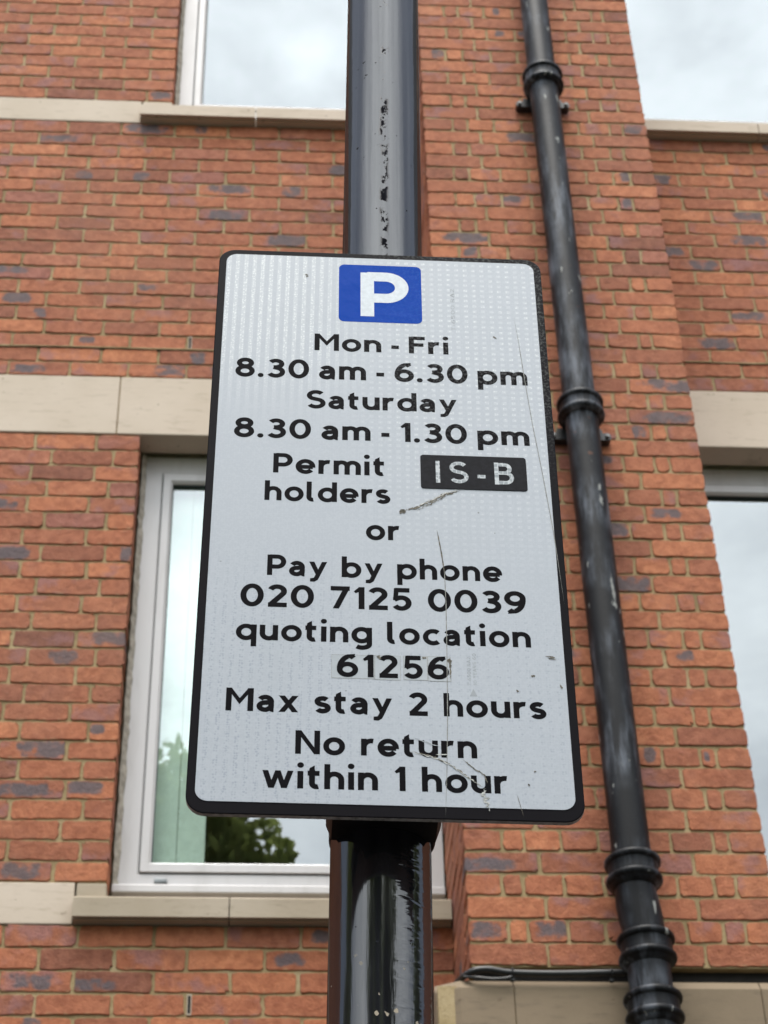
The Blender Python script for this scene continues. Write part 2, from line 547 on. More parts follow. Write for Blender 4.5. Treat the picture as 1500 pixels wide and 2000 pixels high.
M = {}
M['brick'] = mat_brick()
M['mortar'] = mat_mortar()
M['stone'] = mat_stone('pale limestone', (0.54, 0.45, 0.365), (0.48, 0.395, 0.31), (0.32, 0.255, 0.19), 0.5)
M['sill'] = mat_stone('weathered sill stone', (0.39, 0.325, 0.25), (0.32, 0.262, 0.19), (0.20, 0.165, 0.115), 0.5)
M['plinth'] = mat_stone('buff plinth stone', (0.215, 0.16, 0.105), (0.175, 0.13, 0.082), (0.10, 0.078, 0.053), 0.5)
M['upvc'] = mat_upvc()
M['glass'] = mat_glass()
M['gasket'] = mat_plain('dark rubber gasket', (0.02, 0.032, 0.032), 0.5)
M['sealant'] = mat_plain('grey sealant', (0.30, 0.27, 0.225), 0.8, 40, 0.3, 0.6, 0.004)
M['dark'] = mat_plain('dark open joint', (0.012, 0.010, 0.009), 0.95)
M['cap'] = mat_plain('grey plastic cap', (0.20, 0.22, 0.23), 0.4)
M['room'] = mat_plain('plaster', (0.50, 0.46, 0.33), 0.9, 3, 0.1)
M['blind'] = mat_plain('pale blind fabric', (0.56, 0.62, 0.57), 0.8, 20, 0.06)
M['slate'] = mat_plain('added roof slate grey', (0.05, 0.052, 0.058), 0.7, 8, 0.3, 0.5, 0.01)  # for the unseen roof added to darken reflections at the post's edges
M['iron'] = mat_cast_iron()
M['cable'] = mat_plain('black cable sheath', (0.016, 0.016, 0.017), 0.42, 60, 0.3, 0.2)
M['post'] = mat_post()
M['sheet'] = mat_sheeting()
M['ink'] = mat_vinyl('black vinyl lettering', (0.006, 0.0055, 0.0068), (0.13, 0.13, 0.135), 0.75, 0.5, 0.1, 0.02)
M['panel'] = mat_vinyl('black sign border', (0.009, 0.008, 0.010), (0.14, 0.145, 0.14), 0.7, 0.45, 0.15, 0.03)
M['alu'] = mat_plain('bare aluminium edge', (0.22, 0.22, 0.22), 0.5, 200, 0.4, 0.3, 0.0005)
M['blue'] = mat_vinyl('blue reflective vinyl', (0.003, 0.052, 0.36), (0.03, 0.12, 0.45), 0.45, 0.2, 0.7, 0.06)
M['hex'] = mat_hex_letters()
M['patch'] = mat_plain('black patch vinyl', (0.009, 0.009, 0.012), 0.4, 200, 0.3, 0.1, **{'Specular IOR Level': 0.06})
M['clamp'] = mat_plain('dull black clamp', (0.008, 0.008, 0.009), 0.55, 60, 0.3, 0.3, **{'Specular IOR Level': 0.08})
M['scratch'] = mat_plain('dirty scratch', (0.13, 0.115, 0.09), 0.8, 300, 0.6)
M['scratch_pale'] = mat_plain('bare torn film', (0.42, 0.42, 0.40), 0.4, 400, 0.4)
M['hair'] = mat_plain('cracked film line', (0.20, 0.20, 0.185), 0.6, 300, 0.4)
M['mark'] = mat_plain('faint grey print', (0.27, 0.29, 0.31), 0.5)
M['pale_ink'] = mat_plain('white lettering', (0.58, 0.62, 0.66), 0.3, 200, 0.08)
M['sticker'] = mat_plain('clear yellowed sticker', (0.40, 0.425, 0.455), 0.25, 60, 0.05)
M['stk_edge'] = mat_plain('dirty sticker edge', (0.22, 0.21, 0.18), 0.7, 300, 0.6)

# ------------------------------------------------------------------ setting: ground
def sheet(name, x0, x1, y0, y1, z, mat):
    o = link_mesh(name, [(x0, y0, z), (x1, y0, z), (x1, y1, z), (x0, y1, z)], [(0, 1, 2, 3)], mat)
    return tag(o, kind='structure')
M['grass'] = mat_plain('grass', (0.06, 0.10, 0.03), 0.95, 5, 0.4, 0.5, 0.03)
M['asphalt'] = mat_plain('asphalt', (0.05, 0.05, 0.052), 0.9, 60, 0.3, 0.5, 0.005)
M['paving'] = mat_plain('concrete paving', (0.05, 0.048, 0.045), 0.9, 12, 0.2, 0.4, 0.003)
sheet('ground', -600, 600, -600, 600, -0.13, M['grass'])
sheet('road', -200, 200, -7.0, -1.62, -0.124, M['asphalt'])
pm = MB(); pm.box(-60, 60, -1.5, 12, -0.3, 0.0)
tag(pm.build('pavement', M['paving']), kind='structure')
pm = MB(); pm.box(-60, 60, -1.62, -1.503, -0.3, -0.004, 0, 0.01)
tag(pm.build('kerb', M['stone']), kind='structure')

# ------------------------------------------------------------------ building
YW, YP, ZT = 5.615, 5.195, 9.3592           # wall face, pilaster face, top reference of the brick courses
XL, XR = -3.6, 4.6
EL, ER = -15.0, 16.0
def zk(k): return ZT - 0.075 * k
bld = empty('brick_building', (0.5, YW, 0), 'red brick building with pale stone bands, white framed windows and a projecting brick pier', 'building')

class Bricks:
    def __init__(s):
        s.v, s.f, s.mi, s.c, s.uv = [], [], [], [], []
    def put(s, xf, x0, x1, z0, z1, depth, fine, pflag):
        """one brick; xf maps (u, out, z) to world; out=0 is the face, positive goes into the wall"""
        L, H = x1 - x0, z1 - z0
        nl, nh = (max(3, int(L / 0.028)), 3) if fine else (1, 1)
        eL, eH = (.006 / L, .006 / H) if fine else (0, 0)
        j = 0.0013 if fine else 0.0
        tilt, tx, tz = (rnd.uniform(-.0012, .0012), rnd.uniform(-.0015, .0015), rnd.uniform(-.0008, .0008)) if fine else (0, 0, 0)
        cr = 0.0035
        ring = []
        def ticks(n, e):
            t = [i / n for i in range(n)]
            return sorted(t + [e, 1 - e]) if fine else t
        for a in ticks(nl, eL): ring.append((a, 0))
        for a in ticks(nh, eH): ring.append((1, a))
        for a in ticks(nl, eL): ring.append((1 - a, 1))
        for a in ticks(nh, eH): ring.append((0, 1 - a))
        dz = [rnd.uniform(-1, 1) * 0.0016 for _ in range(2)] if fine else (0, 0)
        pts = []
        for a, b in ring:
            x = x0 + a * L; z = z0 + b * H
            if fine:
                z += (dz[0] if b < .5 else dz[1]) * (a - .5) * 2
                x += rnd.gauss(0, j) * (1 if a in (0, 1) else .2); z += rnd.gauss(0, j)
                if a in (0, 1) and b in (0, 1):
                    q = rnd.uniform(.3, 1.6) * cr
                    x += q if a == 0 else -q; z += q if b == 0 else -q
                    if rnd.random() < .05:
                        q = rnd.uniform(.004, .009); x += q if a == 0 else -q; z += q if b == 0 else -q
            pts.append((x, z))
        cx, cz = (x0 + x1) / 2, (z0 + z1) / 2
        n = len(pts); b0 = len(s.v)
        def lay(inset, out):
            for x, z in pts:
                sx = cx + (x - cx) * max(0, 1 - 2 * inset / L); sz = cz + (z - cz) * max(0, 1 - 2 * inset / H)
                o = out + tilt + (tx * (sx - cx) / L * 2 + tz * (sz - cz) / H * 2 if out < .004 else 0)
                s.v.append(xf(sx, o, sz)); s.uv.append(((sx - x0) / L, (sz - z0) / H))
        if fine:
            lay(0.0018, 0.0); lay(0.0005, 0.0009); lay(0.0, 0.0030); lay(0.0, depth); nr = 4
        else:
            lay(0.0, 0.0); lay(0.0, depth); nr = 2
        fs = [tuple(range(b0, b0 + n))]
        for r in range(nr - 1):
            for i in range(n):
                k = (i + 1) % n
                fs.append((b0 + r * n + i, b0 + (r + 1) * n + i, b0 + (r + 1) * n + k, b0 + r * n + k))
        cflag = 1.0 if rnd.random() < pflag else 0.0
        c = (min(1, max(0, rnd.gauss(.52, .22))), rnd.random(), cflag, rnd.random())
        s.f += fs; s.mi += [0] * len(fs)
        s.c += [c] * (nr * n)
    def slab(s, xf, x0, x1, z0, z1, o0, o1):
        b = len(s.v)
        for x in (x0, x1):
            for o in (o0, o1):
                for z in (z0, z1):
                    s.v.append(xf(x, o, z)); s.uv.append((0, 0)); s.c.append((0, 0, 0, 0))
        q = [(0, 1, 3, 2), (4, 6, 7, 5), (0, 4, 5, 1), (2, 3, 7, 6), (0, 2, 6, 4), (1, 5, 7, 3)]
        s.f += [tuple(b + i for i in f) for f in q]; s.mi += [1] * 6
    def build(s, name, parent):
        o = link_mesh(name, s.v, s.f, [M['brick'], M['mortar']], parent, s.mi)
        me = o.data
        ca = me.color_attributes.new('brick', 'FLOAT_COLOR', 'POINT')
        ca.data.foreach_set('color', [x for c in s.c for x in c])
        ul = me.uv_layers.new(name='local')
        vi = [0] * len(me.loops)
        me.loops.foreach_get('vertex_index', vi)
        ul.data.foreach_set('uv', [q for i in vi for q in s.uv[i]])
        bm = bmesh.new(); bm.from_mesh(me); bmesh.ops.recalc_face_normals(bm, faces=bm.faces); bm.to_mesh(me); bm.free()
        return o

front = lambda u, o, z: (u, YW + o, z)
def fine_at(x0, x1, k): return x1 > -1.35 and x0 < 2.3 and -3 < k < 69

def region(B, xf, x0, x1, k0, k1, joints, koff=0.0, depth=0.10, pflag=0.17, fine=fine_at, top_trim=0.0):
    for k in range(k0, k1):
        z1, z0 = zk(k + koff) - 0.0044, zk(k + 1 + koff) + 0.0044
        if k == k0: z1 += 0.004 - top_trim
        js = [j + rnd.gauss(0, .004) for j in joints(k) if x0 + .045 < j < x1 - .045]
        js = [x0 - .005] + sorted(js) + [x1 + .005]
        for a, b in zip(js, js[1:]):
            hj = rnd.uniform(.0042, .0062)
            B.put(xf, a + hj, b - hj, z0 + rnd.gauss(0, .0007), z1 + rnd.gauss(0, .0007), depth, fine(a, b, k), pflag)
    ztop, zbot = zk(k0 + koff), zk(k1 + koff)
    B.slab(xf, x0 + .004, x1 - .004, zbot, ztop - top_trim, .0048, .16)

def stretcher(p_even, p_odd, pitch=0.225):
    def f(k):
        p = p_even if k % 2 == 0 else p_odd
        return [p + pitch * i for i in range(-40, 40)]
    return f

KTOP = -24
LJ_UP, LJ_LO = -0.428, -0.461
B = Bricks()
region(B, front, XL, LJ_UP, KTOP + 8, 9, stretcher(-.7525, -.641, .2185), pflag=.16)
region(B, front, XL, XR, 11, 31, stretcher(-.749, -.6365))
region(B, front, XL, LJ_LO, 35, 60, stretcher(-.558, -.622, .222), pflag=.2)
region(B, front, XL, 0.606, 62, 125, stretcher(-.535, -.422))
region(B, front, 1.50, XR, 62, 125, stretcher(-.535, -.422))
region(B, front, XL, XR, KTOP, KTOP + 4, stretcher(-.7525, -.641))
region(B, front, 2.62, XR, KTOP + 8, 9, stretcher(-.7525, -.641, .2185))
region(B, front, 2.62, XR, 35, 60, stretcher(-.558, -.622, .222))
coarse = lambda a, b, k: False
region(B, front, EL, XL, KTOP, 125, stretcher(-.749, -.6365), fine=coarse)
region(B, front, XR, ER, KTOP, 125, stretcher(-.749, -.6365), fine=coarse)
B.build('brick_wall', bld)

# pier: alternate stretcher rows and rows of headers with closers
PX0, PX1 = 0.606, 1.503
def pier_j(k):
    if k % 2: return [PX0 + .2243 * i for i in (1, 2, 3)]
    return [.717, .780, .893, 1.004, 1.116, 1.228, 1.343, 1.400]
pf = lambda u, o, z: (u, YP + o, z)
pl = lambda u, o, z: (PX0 + o, u, z)
pr = lambda u, o, z: (PX1 - o, u, z)
P_ = Bricks()
region(P_, pf, PX0, PX1, KTOP, 66, pier_j, 0.67, 0.09, .07)
fa = lambda a, b, k: -3 < k < 69
for fx in (pl, pr):
    region(P_, fx, YP + .1, YW + .12, KTOP, 66, lambda k: [YP + .215 if k % 2 else YP + .325], 0.67, 0.07, .07, fa if fx is pl else (lambda a, b, k: False))
P_.slab(lambda u, o, z: (u, YP + o, z), PX0 + .09, PX1 - .09, zk(66.67), zk(KTOP + .67), .05, .55)
P_.build('pier', bld)

# stone bands, lintels, sills
def block(x0, x1, y0, z0, z1, name, mat, depth=.2, bev=.004):
    b = MB(); b.box(x0, x1, y0, y0 + depth, z0, z1, 0, bev)
    return b.build(name, mat, bld)
def run(xs, y0, z0, z1, name, mat, depth=.2):
    for a, b in zip(xs, xs[1:]):
        block(a + .002, b - .002, y0, z0, z1, name, mat, depth)
for off in (0.0, 51 * .075):
    zs = lambda k: zk(k) + off
    lj = LJ_LO if off == 0 else LJ_UP
    if off == 0:
        run([-3.55, -2.45, -1.5, -.549, .602], YW - .002, zs(34.90), zs(31) - .003, 'lintel', M['stone'], .104)
        run([1.505, 2.6, 3.5, 4.5], YW - .002, zs(34.90), zs(31) - .003, 'lintel', M['stone'], .104)
    else:
        run([-3.55, -1.5, .602], YW - .002, zs(34.90), zs(31) - .003, 'lintel', M['stone'], .104)
        run([1.505, 3.0, 4.5], YW - .002, zs(34.90), zs(31) - .003, 'lintel', M['stone'], .104)
    run([-3.55, -1.75, -.5575], YW - .002, zs(62) + .003, zs(60) - .003, 'string_course', M['stone'])
    run([2.70, 4.5], YW - .002, zs(62) + .003, zs(60) - .003, 'string_course', M['stone'])
    # sills: projecting front, upstand at the jamb end
    for segs, up in ((((-.5555, -.0831 if off == 0 else -.0697), (-.0791 if off == 0 else -.0657, .6005)), True), (((1.505, 2.10), (2.104, 2.698)), False)):
        for i, (a, b) in enumerate(segs):
            sb = MB()
            zt, zb = zs(61), zs(61.94)
            yf = YW - .05
            prof = [(yf, zb), (yf, zt - .006), (yf + .005, zt), (YW + .13, zt + .055), (YW + .2, zt + .055), (YW + .2, zb), (YW + .004, zb), (yf + .02, zb), (yf + .018, zb + .006), (yf + .010, zb + .006), (yf + .008, zb)]
            n = len(prof)
            v = [(a, y, z) for y, z in prof] + [(b, y, z) for y, z in prof]
            f = [tuple(range(n)), tuple(range(2 * n - 1, n - 1, -1))] + [(q, q + n, (q + 1) % n + n, (q + 1) % n) for q in range(n)]
            sb.add(v, f)
            if up and i == 0:
                sb.box(-.5535, lj - .001, YW - .001, YW + .1, zt + .004, zs(60) - .004, 0, .004)
            sb.build('window_sill', M['sill'] if off == 0 else M['stone'], bld)

# mortar seen between the blocks
for off in (0.0, 51 * .075):
    for k0, k1 in ((31, 34.90), (60, 62)):
        for xa, xb in ((XL, -.58 if k0 == 60 else .600), (2.72 if k0 == 60 else 1.51, XR)):
            mb = MB()
            mb.box(xa, xb, YW + .006, YW + .05, zk(k1) + off + .006, zk(k0) + off - .006)
            mb.build('stone_joint', M['mortar'], bld)
# parapet coping
mb = MB(); mb.box(EL, ER, YW - .06, YW + .3, zk(KTOP) + .003, zk(KTOP) + .12, 0, .01)
mb.build('coping', M['stone'], bld)
mb = MB()
v = [(x, y, z) for x in (EL, ER) for y, z in ((YW + .02, zk(KTOP) + .121), (YW + 1.1, 19.5), (YW + 7, 20.2), (YW + 7, zk(KTOP) + .121))]
mb.add(v, [(0, 1, 2, 3), (7, 6, 5, 4), (0, 4, 5, 1), (1, 5, 6, 2), (2, 6, 7, 3), (0, 3, 7, 4)])
mb.build('added_dark_roof', M['slate'], bld)  # unseen roof, added so the post's edges reflect something dark

# horizontal movement joint: dark open gap with a ragged mortar lip above it
def ragged(x0, x1, z, h0, h1, y0, y1, mat, name, amp):
    n = int((x1 - x0) / .02)
    pt, pb = [], []
    a = b = 0.0
    for i in range(n + 1):
        x = x0 + (x1 - x0) * i / n
        a = a * .8 + rnd.gauss(0, amp); b = b * .8 + rnd.gauss(0, amp)
        pt.append((x, z + h1 + a)); pb.append((x, z + h0 + b))
    q = MB()
    for i in range(n):
        (xa, za), (xb, zb) = pb[i], pb[i + 1]; (xc, zc), (xd, zd) = pt[i + 1], pt[i]
        q.add([(xa, y0, za), (xb, y0, zb), (xc, y0, zc), (xd, y0, zd), (xa, y1, za), (xb, y1, zb), (xc, y1, zc), (xd, y1, zd)],
              [(0, 1, 2, 3), (7, 6, 5, 4), (0, 4, 5, 1), (3, 2, 6, 7), (0, 3, 7, 4), (1, 5, 6, 2)])
    return q.build(name, mat, bld)
for xa, xb in ((-2.5, .60), (1.51, 3.4)):
    ragged(xa, xb, zk(29), -.0050, .0000, YW + .002, YW + .02, M['dark'], 'movement_joint', .0005)
    ragged(xa, xb, zk(29), .0006, .0052, YW - .004, YW + .02, M['mortar'], 'mortar_lip', .0005)

# weep vents in the perpends
for x, k in ((-.2964, 28.5), (-.1925, 65.5)):
    w = MB()
    z0, z1 = zk(k + .5) + .004, zk(k - .5) - .004
    w.box(x - .0068, x - .0047, YW - .003, YW + .03, z0, z1, 0); w.box(x + .0047, x + .0068, YW - .003, YW + .03, z0, z1, 0)
    w.box(x - .0047, x + .0047, YW - .003, YW + .03, z1 - .004, z1, 0); w.box(x - .0047, x + .0047, YW - .003, YW + .03, z0, z0 + .004, 0)
    w.box(x - .0046, x + .0046, YW - .0012, YW + .03, z0 + .004, z1 - .004, 1)
    w.build('weep_vent', [M['stone'], M['dark']], bld)

# windows
def ring(b, x0, x1, z0, z1, wl, wr, wb, wt, y0, y1, mi=0, ch=.006):
    o = [(x0, z0), (x1, z0), (x1, z1), (x0, z1)]
    i_ = [(x0 + wl, z0 + wb), (x1 - wr, z0 + wb), (x1 - wr, z1 - wt), (x0 + wl, z1 - wt)]
    c_ = [(x0 + wl - ch, z0 + wb - ch), (x1 - wr + ch, z0 + wb - ch), (x1 - wr + ch, z1 - wt + ch), (x0 + wl - ch, z1 - wt + ch)]
    v = [(x, y0, z) for x, z in o] + [(x, y0, z) for x, z in c_] + [(x, y0 + ch, z) for x, z in i_] + [(x, y1, z) for x, z in i_] + [(x, y1, z) for x, z in o]
    f = []
    for k in range(4):
        n = (k + 1) % 4
        for a in range(4):
            f.append((a * 4 + k, a * 4 + n, (a + 1) * 4 + n, (a + 1) * 4 + k))
        f.append((16 + k, 16 + n, n, k))
    b.add(v, f, mi)

def window(x0, x1, z0, z1, left_seal, label=None):
    """x0..z1: outer frame"""
    yf = YW + .12
    b = MB()
    ring(b, x0, x1, z0 + .031, z1, .065, .065, .050, .080, yf, yf + .07)
    b.box(x0 - .016 if left_seal else x0, x1, yf - .022, yf + .07, z0, z0 + .029, 0, .004)
    fr = b.build('window', M['upvc'], bld)
    s = MB()
    ring(s, x0 + .068, x1 - .068, z0 + .084, z1 - .082, .034, .034, .036, .042, yf - .006, yf + .055, 0, .009)
    s.build('sash', M['upvc'], fr)
    g = MB()
    ring(g, x0 + .1015, x1 - .1015, z0 + .1195, z1 - .1235, .0035, .0035, .003, .004, yf + .010, yf + .03, 0, .001)
    ring(g, x0 + .0651, x1 - .0651, z0 + .0811, z1 - .0801, .0028, .0028, .0028, .0018, yf + .004, yf + .05, 0, .0005)
    g.build('gasket', M['gasket'], fr)
    p = MB(); p.box(x0 + .104, x1 - .104, yf + .022, yf + .028, z0 + .121, z1 - .126)
    p.build('pane', M['glass'], fr)
    if left_seal:
        c = MB()
        n = 60
        v = []
        for i in range(n + 1):
            z = z0 + (z1 - z0) * i / n
            v += [(x0 - .03, yf + .03, z), (x0 - .014 + rnd.gauss(0, .0015), yf - .022, z), (x0 + .003 + rnd.gauss(0, .0018), yf - .003, z), (x0 + .003, yf + .03, z)]
        f = []
        for i in range(n):
            for k in range(3):
                f.append((i * 4 + k, i * 4 + k + 1, i * 4 + k + 5, i * 4 + k + 4))
        c.add(v, f)
        c.build('sealant', M['sealant'], fr)
    for cx in ([x0 + .136, x1 - .16] if left_seal else []):
        d = MB(); d.box(cx - .0205, cx + .0205, yf - .010, yf + .002, z0 + .043, z0 + .058, 0, .0035)
        d.build('drain_cap', M['cap'], fr)
    return fr
UP = 51 * .075
w1 = window(-.439, .600, 4.883, 6.735, True)
w2 = window(-.410, .600, 4.883 + UP, 6.735 + UP, True)
w3 = window(1.505, 2.60, 4.883, 6.735, False)
w4 = window(1.505, 2.60, 4.883 + UP, 6.735 + UP, False)
# vertical blind drawn to the left inside the lower window
b = MB()
for i in range(2):
    xa = -.352 + .092 * i
    b.box(xa, xa + .090, YW + .182 + .004 * i, YW + .185 + .004 * i, 4.86, 6.70, 0)
b.build('blind', M['blind'], w1)
# rooms behind the windows
for zf in (4.4, 4.4 + UP):
    b = MB()
    x0, x1, y0, y1, z0, z1 = XL + .2, XR - .2, YW + .24, YW + 4.5, zf, zf + 3.0
    v = [(x, y, z) for x in (x0, x1) for y in (y0, y1) for z in (z0, z1)]
    b.add(v, [(0, 1, 3, 2), (4, 6, 7, 5), (2, 3, 7, 6), (0, 2, 6, 4), (1, 5, 7, 3)])
    b.build('room_interior', M['room'], bld)

# plinth stones under the pier, left end turned back
b = MB()
ys, zt = YP - .012, 4.316
for pts in ([(.505, YW - .003), (.505, YP + .022), (.572, ys), (.7215, ys), (.7215, YW - .003)],
            [(.7245, YW - .003), (.7245, ys), (1.419, ys), (1.419, YW - .003)],
            [(1.422, YW - .003), (1.422, ys), (1.60, ys), (1.60, YW - .003)]):
    n = len(pts)
    cx = sum(p[0] for p in pts) / n
    lo = [(x, y, 3.70) for x, y in pts]; mid = [(x, y, zt - .030) for x, y in pts]
    top = [(x, y + (.020 if y < YW - .1 else 0), zt) for x, y in pts]
    v = lo + mid + top
    f = [tuple(range(n - 1, -1, -1)), tuple(range(2 * n, 3 * n))]
    for r in range(2):
        f += [(r * n + i, r * n + (i + 1) % n, (r + 1) * n + (i + 1) % n, (r + 1) * n + i) for i in range(n)]
    s = MB(); s.add(v, f)
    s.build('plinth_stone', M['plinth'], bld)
b = MB(); b.box(.51, 1.595, ys + .008, YW - .01, 3.70, zt - .022)
b.build('stone_joint', M['mortar'], bld)
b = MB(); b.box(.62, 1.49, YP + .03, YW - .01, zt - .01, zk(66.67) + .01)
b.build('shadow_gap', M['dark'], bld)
b = MB(); b.box(.58, 1.53, YP + .005, YW - .004, 0, 3.697)
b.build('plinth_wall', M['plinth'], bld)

# ------------------------------------------------------------------ drainpipe
PY = 5.108
pipe = empty('drainpipe', (1.08, PY, 4.0), 'black cast iron drainpipe with ribbed sockets running down the brick pier', 'drainpipe')
NS = 40
def ringz(cx, cy, z, r): return [(cx + r * math.cos(a * 2 * math.pi / NS), cy + r * math.sin(a * 2 * math.pi / NS), z) for a in range(NS)]
def straight(z0, z1, xa, xb, r):
    b = MB(); n = 24
    b.loft([ringz(xa + (xb - xa) * i / n, PY, z0 + (z1 - z0) * i / n, r) for i in range(n + 1)])
    return autosmooth(b.build('pipe_length', M['iron'], pipe))
def socket(cx, ztop, zlow, rb, rr, rp, extra=.02):
    """two beads joined by a collar"""
    b = MB(); pr_ = [(ztop - .002, rp - .004), (ztop + .004, rp + .008)]
    for k in range(9):
        a = math.pi / 2 - math.pi * k / 8
        pr_.append((ztop - .008 + .011 * math.sin(a), rb + (rr - rb) * math.cos(a)))
    pr_ += [(ztop - .022, rb - .001), (zlow + .018, rb)]
    for k in range(9):
        a = math.pi / 2 - math.pi * k / 8
        pr_.append((zlow + .011 * math.sin(a), rb + (rr - rb) * math.cos(a)))
    pr_ += [(zlow - .014, rb - .002), (zlow - .014 - extra, rp + .004), (zlow - .016 - extra, rp - .004)]
    b.loft([ringz(cx, PY, z, r) for z, r in pr_])
    return autosmooth(b.build('socket', M['iron'], pipe), 50)
straight(4.57, 10.9, 1.0815, 1.090, .057)
def px_(z): return 1.0815 + (z - 4.57) / (10.9 - 4.57) * .0085
for zt_, zl_ in ((8.287, 8.212), (6.470, 6.405)):
    socket(px_(zt_), zt_, zl_, .073, .082, .057, .004)
    e = MB()
    cx = px_(zt_); ze = zl_ - .042; y0 = YP - .034
    pts = []
    for sgn in (1, -1):
        for k in range(9):
            a = -math.pi / 2 + math.pi * k / 8
            pts.append((cx + sgn * (.094 + .014 * math.cos(a)), ze + sgn * .016 * math.sin(a)))
    e.prism([(x, z) for x, z in pts], y0, YP - .004)
    # web rising from the ears to the socket
    e.prism([(cx - .085, ze + .01), (cx + .085, ze + .01), (cx + .076, zl_ + .0), (cx - .076, zl_ + .0)], y0 + .006, YP - .006)
    ear = autosmooth(e.build('fixing_ears', M['cable'], pipe))
    for sgn in (1, -1):
        bo = MB()
        hx = [(cx + sgn * .094 + .008 * math.cos(a * math.pi / 3), ze + .008 * math.sin(a * math.pi / 3)) for a in range(6)]
        bo.prism(hx, y0 - .010, y0 + .001)
        bo.build('bolt', M['alu'], ear)
socket(1.0815, 4.6505, 4.583, .073, .0825, .057, .012)
# offset bend
b = MB(); rr_ = []
for i in range(17):
    t = i / 16
    s_ = t * t * (3 - 2 * t)
    z = 4.575 - t * .185
    rr_.append(ringz(1.0805 + .0135 * s_, PY + .006 * math.sin(math.pi * t), z, .0565 + .0065 * math.sin(math.pi * min(1, t * 1.05))))
b.loft(rr_[::-1])
autosmooth(b.build('offset_bend', M['iron'], pipe))
socket(1.0940, 4.4016, 4.335, .0735, .0825, .058, .012)
straight(3.2, 4.345, 1.0945, 1.0942, .0605)
socket(1.0945, 4.2208, 4.155, .0735, .0825, .0605, .012)

# ------------------------------------------------------------------ cable
cab = empty('cable', (.8, YP - .01, 4.33), 'black cable clipped along the joint between brick pier and plinth stone', 'cable')
def spl(pts, n=8):
    pts = [Vector(p) for p in pts]; out = []
    P4 = [pts[0]] + pts + [pts[-1]]
    for i in range(1, len(P4) - 2):
        a, b_, c, d = P4[i - 1:i + 3]
        for k in range(n):
            t = k / n
            out.append(.5 * ((2 * b_) + (c - a) * t + (2 * a - 5 * b_ + 4 * c - d) * t * t + (3 * b_ - a - 3 * c + d) * t ** 3))
    out.append(pts[-1]); return out
b = MB()
b.tube(spl([(.520, YP + .22, 4.335), (.565, YP + .06, 4.329), (.600, YP - .012, 4.331), (.648, YP - .022, 4.337), (.72, YP - .022, 4.327), (.85, YP - .022, 4.325), (1.016, YP - .022, 4.330), (1.10, YP - .020, 4.330), (1.17, YP + .02, 4.33)]), .0095, 12)
autosmooth(b.build('sheath', M['cable'], cab))
b = MB()
b.tube(spl([(.585, YP - .006, 4.322), (.62, YP - .022, 4.312), (.66, YP - .026, 4.3055), (.700, YP - .026, 4.308), (.722, YP - .024, 4.316)]), .0042, 10)
autosmooth(b.build('loose_strand', M['cable'], cab))
for x in (.720, 1.000):
    b = MB()
    b.tube([(x, YP - .022 - .0118 * math.sin(a) , 4.327 + .0118 * math.cos(a)) for a in [math.pi * i / 10 for i in range(11)]], .003, 8)
    b.box(x - .006, x + .006, YP - .022, YP - .010, 4.303, 4.314, 0, .002)
    b.build('clip', M['cable'], cab)

# ------------------------------------------------------------------ sign post
RP = .0436
axis = Vector((-.0237, -.0, -1)).normalized()
# the post's own mesh: local frame along its lean, origin at its foot
foot = Vector((.1138 - .0237 * 2.84, 1.529, 0))
lean = Matrix.Translation(foot) @ Matrix.Rotation(math.atan(.0237), 4, 'Y')
b = MB(); NSP = 72; H = 5.6
zs_ = [0, .9, 1.1] + [1.3 + i * .02 for i in range(int((H - 1.3) / .02) + 1)]
rings = []
ph = [rnd.uniform(0, 6.28) for _ in range(6)]
for z in zs_:
    r0 = .07 if z < .95 else (.07 + (RP - .07) * min(1, (z - .95) / .15))
    rings.append([((r0 + .00025 * math.sin(5 * a + ph[0] + z * 2) + .0002 * math.sin(9 * a + ph[1] - z * 5)) * math.cos(a),
                   (r0 + .00025 * math.sin(5 * a + ph[2] + z * 3)) * math.sin(a), z) for a in [i * 2 * math.pi / NSP for i in range(NSP)]])
b.loft(rings)
post = b.build('sign_post', M['post'])
autosmooth(post, 60)
post.matrix_world = lean
tag(post, 'black gloss painted round steel post carrying the parking sign', 'post')

